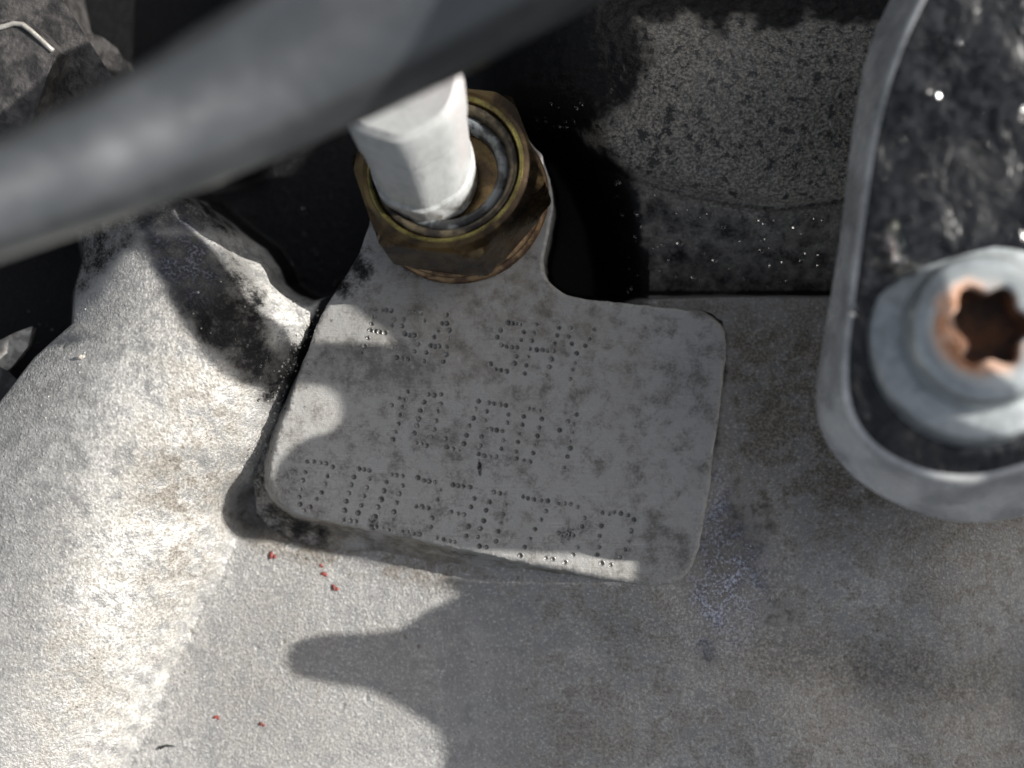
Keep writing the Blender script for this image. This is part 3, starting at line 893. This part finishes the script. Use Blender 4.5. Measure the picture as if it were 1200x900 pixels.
for i in range(len(vs_)):
    a = 2 * math.pi * (i % n) / n
    ra.data[i].value = [0, 0, 0, 0, .0, .55, 1.0, 1.1][i // n] * (.65 - .45 * math.cos(a - .4))
hm, t, b, v = nt('zinc_steel_with_rust')
nn = noise(t, v, .6, 5, .65); at = t.nodes.new('ShaderNodeAttribute'); at.attribute_name = 'rust'
rf = ramp(t, math_(t, 'ADD', at.outputs['Fac'], math_(t, 'MULTIPLY', math_(t, 'SUBTRACT', nn, .5), 1.0)), .25, .75)
t.links.new(mix(t, rf, mix(t, ramp(t, nn, .4, .62), (.50, .54, .55), (.40, .435, .445)), mix(t, ramp(t, nn, .4, .6), (.34, .15, .07), (.55, .36, .27))), b.inputs['Base Color'])
t.links.new(mixf(t, rf, .6, .0), b.inputs['Metallic'])
t.links.new(mixf(t, rf, .30, .75), b.inputs['Roughness'])
link('bolt_head', me, hm, bolt, smooth=False)
o = blathe('star_socket', [(3.85, 5.82), (3.7, 4.6), (3.6, 2.7), (.6, 2.2)], M_RUST, shape=star)
o['label'] = 'rust-brown six-lobed socket'

# dark cast flange in the top left corner, seen behind the pipe
fl = tag(empty('cast_flange', W(20, 80, -6)), 'dark oily cast flange with a bright worn chamfer behind the black pipe', 'flange')
A = [W(a, b, -2) for a, b in [(-80, -60), (52, -40), (60, 0), (84, 38), (112, 82), (150, 130), (120, 190), (-80, 230)]]
plate('flange_body', A, [p + Vector((.6, -.3, -14)) for p in A], M_DARKCAST, fl, None, 1.2)
Bp = [W(a, b, 3) for a, b in [(-80, 52), (0, 32), (22, 25), (40, 38), (62, 60), (50, 90), (30, 150), (-80, 190)]]
plate('flange_step', Bp, [W(600 + p.x * 10 * 170 / 167 , 450 - p.y * 10 * 170 / 167, 3) + Vector((.5, .6, -5.5)) for p in Bp], M_DARKCAST, fl, None, .5)
ch = [W(-60, 45, 3.2), W(0, 33, 3.2), W(22, 25.5, 3.2), W(40, 39, 3.2), W(62, 60, 3.0)]
tube('worn_chamfer', chaikin(ch, 1, False), [.30] * 8, M_CHAMF, fl, 10, .12)
C2 = [W(a, b, -9) for a, b in [(92, 50), (104, 44), (116, 46), (134, 60), (150, 84), (120, 110), (90, 80)]]
cl = plate('hose_clip', C2, [p + Vector((0, 0, -8)) for p in C2], M_DARKCAST, None, None, .5)
tag(cl, 'small dark clip poking out beside the cast flange and pipe', 'clip')

# bits at the left edge beside the ridge
T1 = [W(a, b, -7) for a, b in [(-60, 425), (0, 402), (20, 392), (36, 384), (30, 405), (12, 428), (-10, 445), (-60, 470)]]
tb = plate('metal_tab', T1, [p + Vector((0, 0, -2)) for p in T1], M_GRIT, None, None, .3)
tag(tb, 'pale sharp metal tab beside the left flank of the casting', 'tab')
T2 = chaikin([W(a, b, -4.5) for a, b in [(-60, 425), (-10, 432), (12, 444), (25, 468), (24, 500), (14, 524), (-10, 548), (-60, 560)]], 1)
stb = plate('boss_stub', T2, [p + Vector((-.4, 0, -10)) for p in T2], M_DARKCAST, None, None, .7)
tag(stb, 'dark rounded stub below the pale metal tab', 'stub')

# ------------------------------------------------------------------ unseen sheet added beyond the frame, outline shaped to shade the pad
HC = 60.0
def shade(px, py, z=None):
    p = surf(px, py) if z is None else W(px, py, z)
    k = (HC - p.z) / SUN.z
    return Vector((p.x + SUN.x * k, p.y + SUN.y * k, HC))
N = None
EDGE = [(900, -60, -4), (640, -40, -4), (560, 60, -4), (520, 150, 0), (480, 230, 0), (442, 300, 0), (430, 338, 0), (449, 372, 0), (470, 406, 0),
        (410, 399, 0), (362, 392, 0), (335, 384, N), (303, 366, N), (276, 330, N), (254, 298, N), (220, 266, N), (150, 190, 0), (-60, 190, -6), (-170, 240, -8), (-170, 420, -8), (-60, 440, -8), (8, 442, -6), (75, 388, N), (126, 340, N), (149, 292, N), (170, 294, N),
        (188, 318, N), (203, 350, N), (220, 385, N), (240, 415, N), (262, 436, N), (284, 450, N), (308, 457, N), (326, 462, -2),
        (340, 450, 0), (352, 447, 0), (384, 451, 0), (401, 461, 0), (406, 478, 0), (402, 496, 0), (390, 505, 0), (360, 513, 0), (335, 535, 0), (322, 562, 0), (322, 590, -.5), (345, 604, -.5),
        (400, 613, 0), (470, 628, 0), (550, 643, 0), (650, 647, 0), (744, 649, 0), (748, 651, 0), (750, 668, 0), (745, 682, 0), (690, 672, 0), (640, 662, 0), (600, 656, 0)]
GEDGE = [(545, 697), (505, 713), (475, 736), (430, 742), (385, 742), (350, 750), (338, 770), (350, 791), (390, 800), (435, 806), (480, 830), (515, 852), (526, 878), (518, 930), (520, 1000)]
outline = [shade(a, b, c) for a, b, c in EDGE] + [shade(a, b) for a, b in GEDGE]
notch = []
for p in topv:                                   # the added sheet stops short of the bracket, which stands in the sun
    k = (HC - p.z) / SUN.z
    notch.append(Vector((p.x + SUN.x * k, p.y + SUN.y * k, HC)))
nb0 = min(range(len(notch)), key=lambda i: (topv[i] - W(1330, 515, BZ)).length)
nb1 = min(range(len(notch)), key=lambda i: (topv[i] - W(1150, -180, BZ)).length)
seq = []
i_ = nb0
stepdir = -1 if ((topv[nb0 - 1] - W(1090, 550, BZ)).length < (topv[(nb0 + 1) % len(topv)] - W(1090, 550, BZ)).length) else 1
while i_ != nb1:
    seq.append(notch[i_] + Vector((1.6, 2.6, 0))); i_ = (i_ + stepdir) % len(notch)
far = [Vector((250, -75, HC)), Vector((250, seq[0].y + 2, HC))] + seq + [Vector((seq[-1].x, 170, HC)), Vector((60, 170, HC))]
outl = outline + far
dens = []
for i_ in range(len(outl)):
    a_, b_ = outl[i_], outl[(i_ + 1) % len(outl)]
    dens.append(a_)
    k_ = int((b_ - a_).length // 1.2)
    if (b_ - a_).length < 30: dens += [a_.lerp(b_, (q + 1) / (k_ + 1)) for q in range(k_)]
outl = chaikin(dens, 2)
# triangulated thin sheet
bm = bmesh.new()
tv = [bm.verts.new(p) for p in outl]
f = bm.faces.new(tv)
r_ = bmesh.ops.extrude_face_region(bm, geom=[f])
for v in r_['geom']:
    if isinstance(v, bmesh.types.BMVert): v.co.z += .4
bmesh.ops.triangulate(bm, faces=[q for q in bm.faces if len(q.verts) > 4])
blocker = link('shadow_sheet', bm_mesh('shadow_sheet', bm), M_BLOCKER, smooth=False)
tag(blocker, 'thin dark sheet with lobed edge added beyond the bracket to shade the stamped pad', 'heat shield')

# ------------------------------------------------------------------ droplets, grit, flecks
def surf_n(px, py):
    a = surf(px, py); b_ = surf(px + 4, py); c = surf(px, py + 4)
    n_ = (c - a).cross(b_ - a)
    if n_.z < 0: n_ = -n_
    return a, n_.normalized()
def caps(name, pts, mat, flat=.45, seg=10):
    vs_, fs = [], []
    for a, b_, r in pts:
        p, n_ = surf_n(a, b_)
        t1 = n_.orthogonal().normalized(); t2 = n_.cross(t1)
        base = len(vs_)
        for q, (rr_, hh) in enumerate(((1, -.12), (.95, .28), (.72, .68), (.38, .93))):
            for k in range(seg):
                an = 2 * math.pi * k / seg
                vs_.append(p + t1 * (r * rr_ * math.cos(an)) + t2 * (r * rr_ * math.sin(an)) + n_ * (hh * r * flat))
        vs_.append(p + n_ * (r * flat))
        for q in range(3):
            for k in range(seg):
                k2 = (k + 1) % seg
                fs.append((base + q * seg + k, base + q * seg + k2, base + q * seg + seg + k2, base + q * seg + seg + k))
        for k in range(seg): fs.append((base + 3 * seg + k, base + 3 * seg + (k + 1) % seg, base + 4 * seg))
        fs.append(tuple(base + k for k in range(seg))[::-1])
    return link(name, mesh_from(name, vs_, fs), mat)
pts = []
rd = random.Random(3)
for _ in range(190):
    a = rd.uniform(712, 985); b_ = rd.uniform(np.interp(a, CR_X, CR_Y) + 8, 340)
    pts.append((a, b_, rd.choice([.12, .16, .2, .28, .4]) * rd.uniform(.7, 1.1)))
for _ in range(26): pts.append((rd.uniform(612, 690), rd.uniform(118, 158), rd.uniform(.15, .4)))
for _ in range(30): pts.append((rd.uniform(330, 420), rd.uniform(225, 335), rd.uniform(.12, .45)))
for _ in range(90):
    t_ = rd.random(); pts.append((372 - 66 * t_ + rd.gauss(0, 12), 352 + 190 * t_ + rd.gauss(0, 8), rd.uniform(.08, .24)))
for _ in range(40): pts.append((rd.uniform(290, 350), rd.uniform(380, 470), rd.uniform(.08, .25)))
tag(caps('water_droplets', pts, M_WATER), 'tiny clear water droplets scattered over the oily casting', 'water', kind='stuff')

def flat_caps(name, pts, c0, u_, v_, n_, mat, flat=.4, seg=12):
    vs_, fs = [], []
    for p, r in pts:
        base = len(vs_)
        sq = rd.uniform(.75, 1.3)
        for rr_, hh in ((1, -.1), (.95, .28), (.72, .68), (.38, .93)):
            for k in range(seg):
                an = 2 * math.pi * k / seg
                vs_.append(p + u_ * (r * rr_ * sq * math.cos(an)) + v_ * (r * rr_ * math.sin(an)) + n_ * (hh * r * flat))
        vs_.append(p + n_ * (r * flat))
        for q in range(3):
            for k in range(seg):
                k2 = (k + 1) % seg
                fs.append((base + q * seg + k, base + q * seg + k2, base + q * seg + seg + k2, base + q * seg + seg + k))
        for k in range(seg): fs.append((base + 3 * seg + k, base + 3 * seg + (k + 1) % seg, base + 4 * seg))
        fs.append(tuple(base + k for k in range(seg))[::-1])
    return link(name, mesh_from(name, vs_, fs), mat)
bp = []
for a, b_, r in [(1075, 208, .8), (1055, 165, .7), (1058, 140, .5), (1120, 50, .8), (1108, 75, .6), (1090, 205, .5), (1035, 212, .5), (1150, 170, .9), (1130, 240, .6)]:
    bp.append((W(a, b_, BZ), r))
for _ in range(26): bp.append((W(rd.gauss(1042, 16), rd.gauss(296, 24), BZ), rd.uniform(.4, 1.3)))
for _ in range(45):
    a, b_ = rd.uniform(1060, 1240), rd.uniform(0, 300)
    bp.append((W(a, b_, BZ), rd.uniform(.15, .5)))
tag(flat_caps('bracket_droplets', bp, None, Vector((1, 0, 0)), Vector((0, 1, 0)), Vector((0, 0, 1)), M_WATER), 'clear water drops beaded on the glossy black bracket', 'water', kind='stuff')

def lumps(name, pts, mat, kind=None):
    bm = bmesh.new()
    for a, b_, r in pts:
        p, n_ = surf_n(a, b_)
        g = bmesh.ops.create_icosphere(bm, subdivisions=1, radius=r)
        sx, sy, sz = rd.uniform(.6, 1.5), rd.uniform(.6, 1.3), rd.uniform(.4, .8)
        rot = Matrix.Rotation(rd.uniform(0, 6.28), 3, 'Z')
        for v in g['verts']:
            c = Vector((v.co.x * sx, v.co.y * sy, v.co.z * sz)) * rd.uniform(.8, 1.2)
            v.co = p + rot @ c + n_ * r * .15
    return link(name, bm_mesh(name, bm), mat, smooth=False)
pts = []
for _ in range(150):
    t_ = rd.random(); pts.append((368 - 76 * t_ + rd.gauss(0, 5), 358 + 190 * t_ + rd.gauss(0, 6), rd.uniform(.04, .16)))
for _ in range(260): pts.append((rd.uniform(20, 330), rd.uniform(330, 890), rd.uniform(.04, .13)))
for _ in range(120): pts.append((rd.gauss(850, 26), rd.gauss(690, 30), rd.uniform(.03, .10)))
for _ in range(90): pts.append((rd.uniform(240, 520), rd.uniform(690, 890), rd.uniform(.03, .09)))
tag(lumps('loose_grit', pts, M_GRIT), 'pale loose grit scattered over the ridge and along the groove', 'grit', kind='stuff')
for i, (a, b_, r, txt) in enumerate([(318, 650, .55, 'red paint fleck just below the dark corner of the stamped pad'), (376, 662, .28, 'tiny red paint fleck above the elongated red fleck'),
                           (379, 672, .42, 'dark red crumb touching the elongated red fleck'), (391, 688, .55, 'elongated red paint fleck on the pale casting below the stamped pad'),
                           (253, 840, .42, 'dull red paint fleck on the lower casting left of the orange red one'), (306, 848, .45, 'orange red paint fleck on the lower casting by a grey finger-shaped shadow')]):
    tag(lumps('paint_fleck', [(a, b_, r * .75), (a + 7 * r, b_ + 2, r * .5)], M_RED), txt, 'paint fleck', 'red flecks on the casting')
tag(lumps('metal_chip', [(94, 419, .45), (98, 418, .35)], M_GRIT), 'small pale chip standing on the smooth left flank of the casting', 'chip')
fp = [surf(188, 876) + Vector((0, 0, .25)), surf(196, 872) + Vector((0, 0, .5)), surf(206, 874) + Vector((0, 0, .25))]
tag(tube('black_fibre', chaikin(fp, 2, False), [.22, .04], M_FIBRE, None, 6), 'short black fibre lying on the lower left casting', 'fibre')

scene.render.engine = 'CYCLES'
scene.cycles.max_bounces = 6
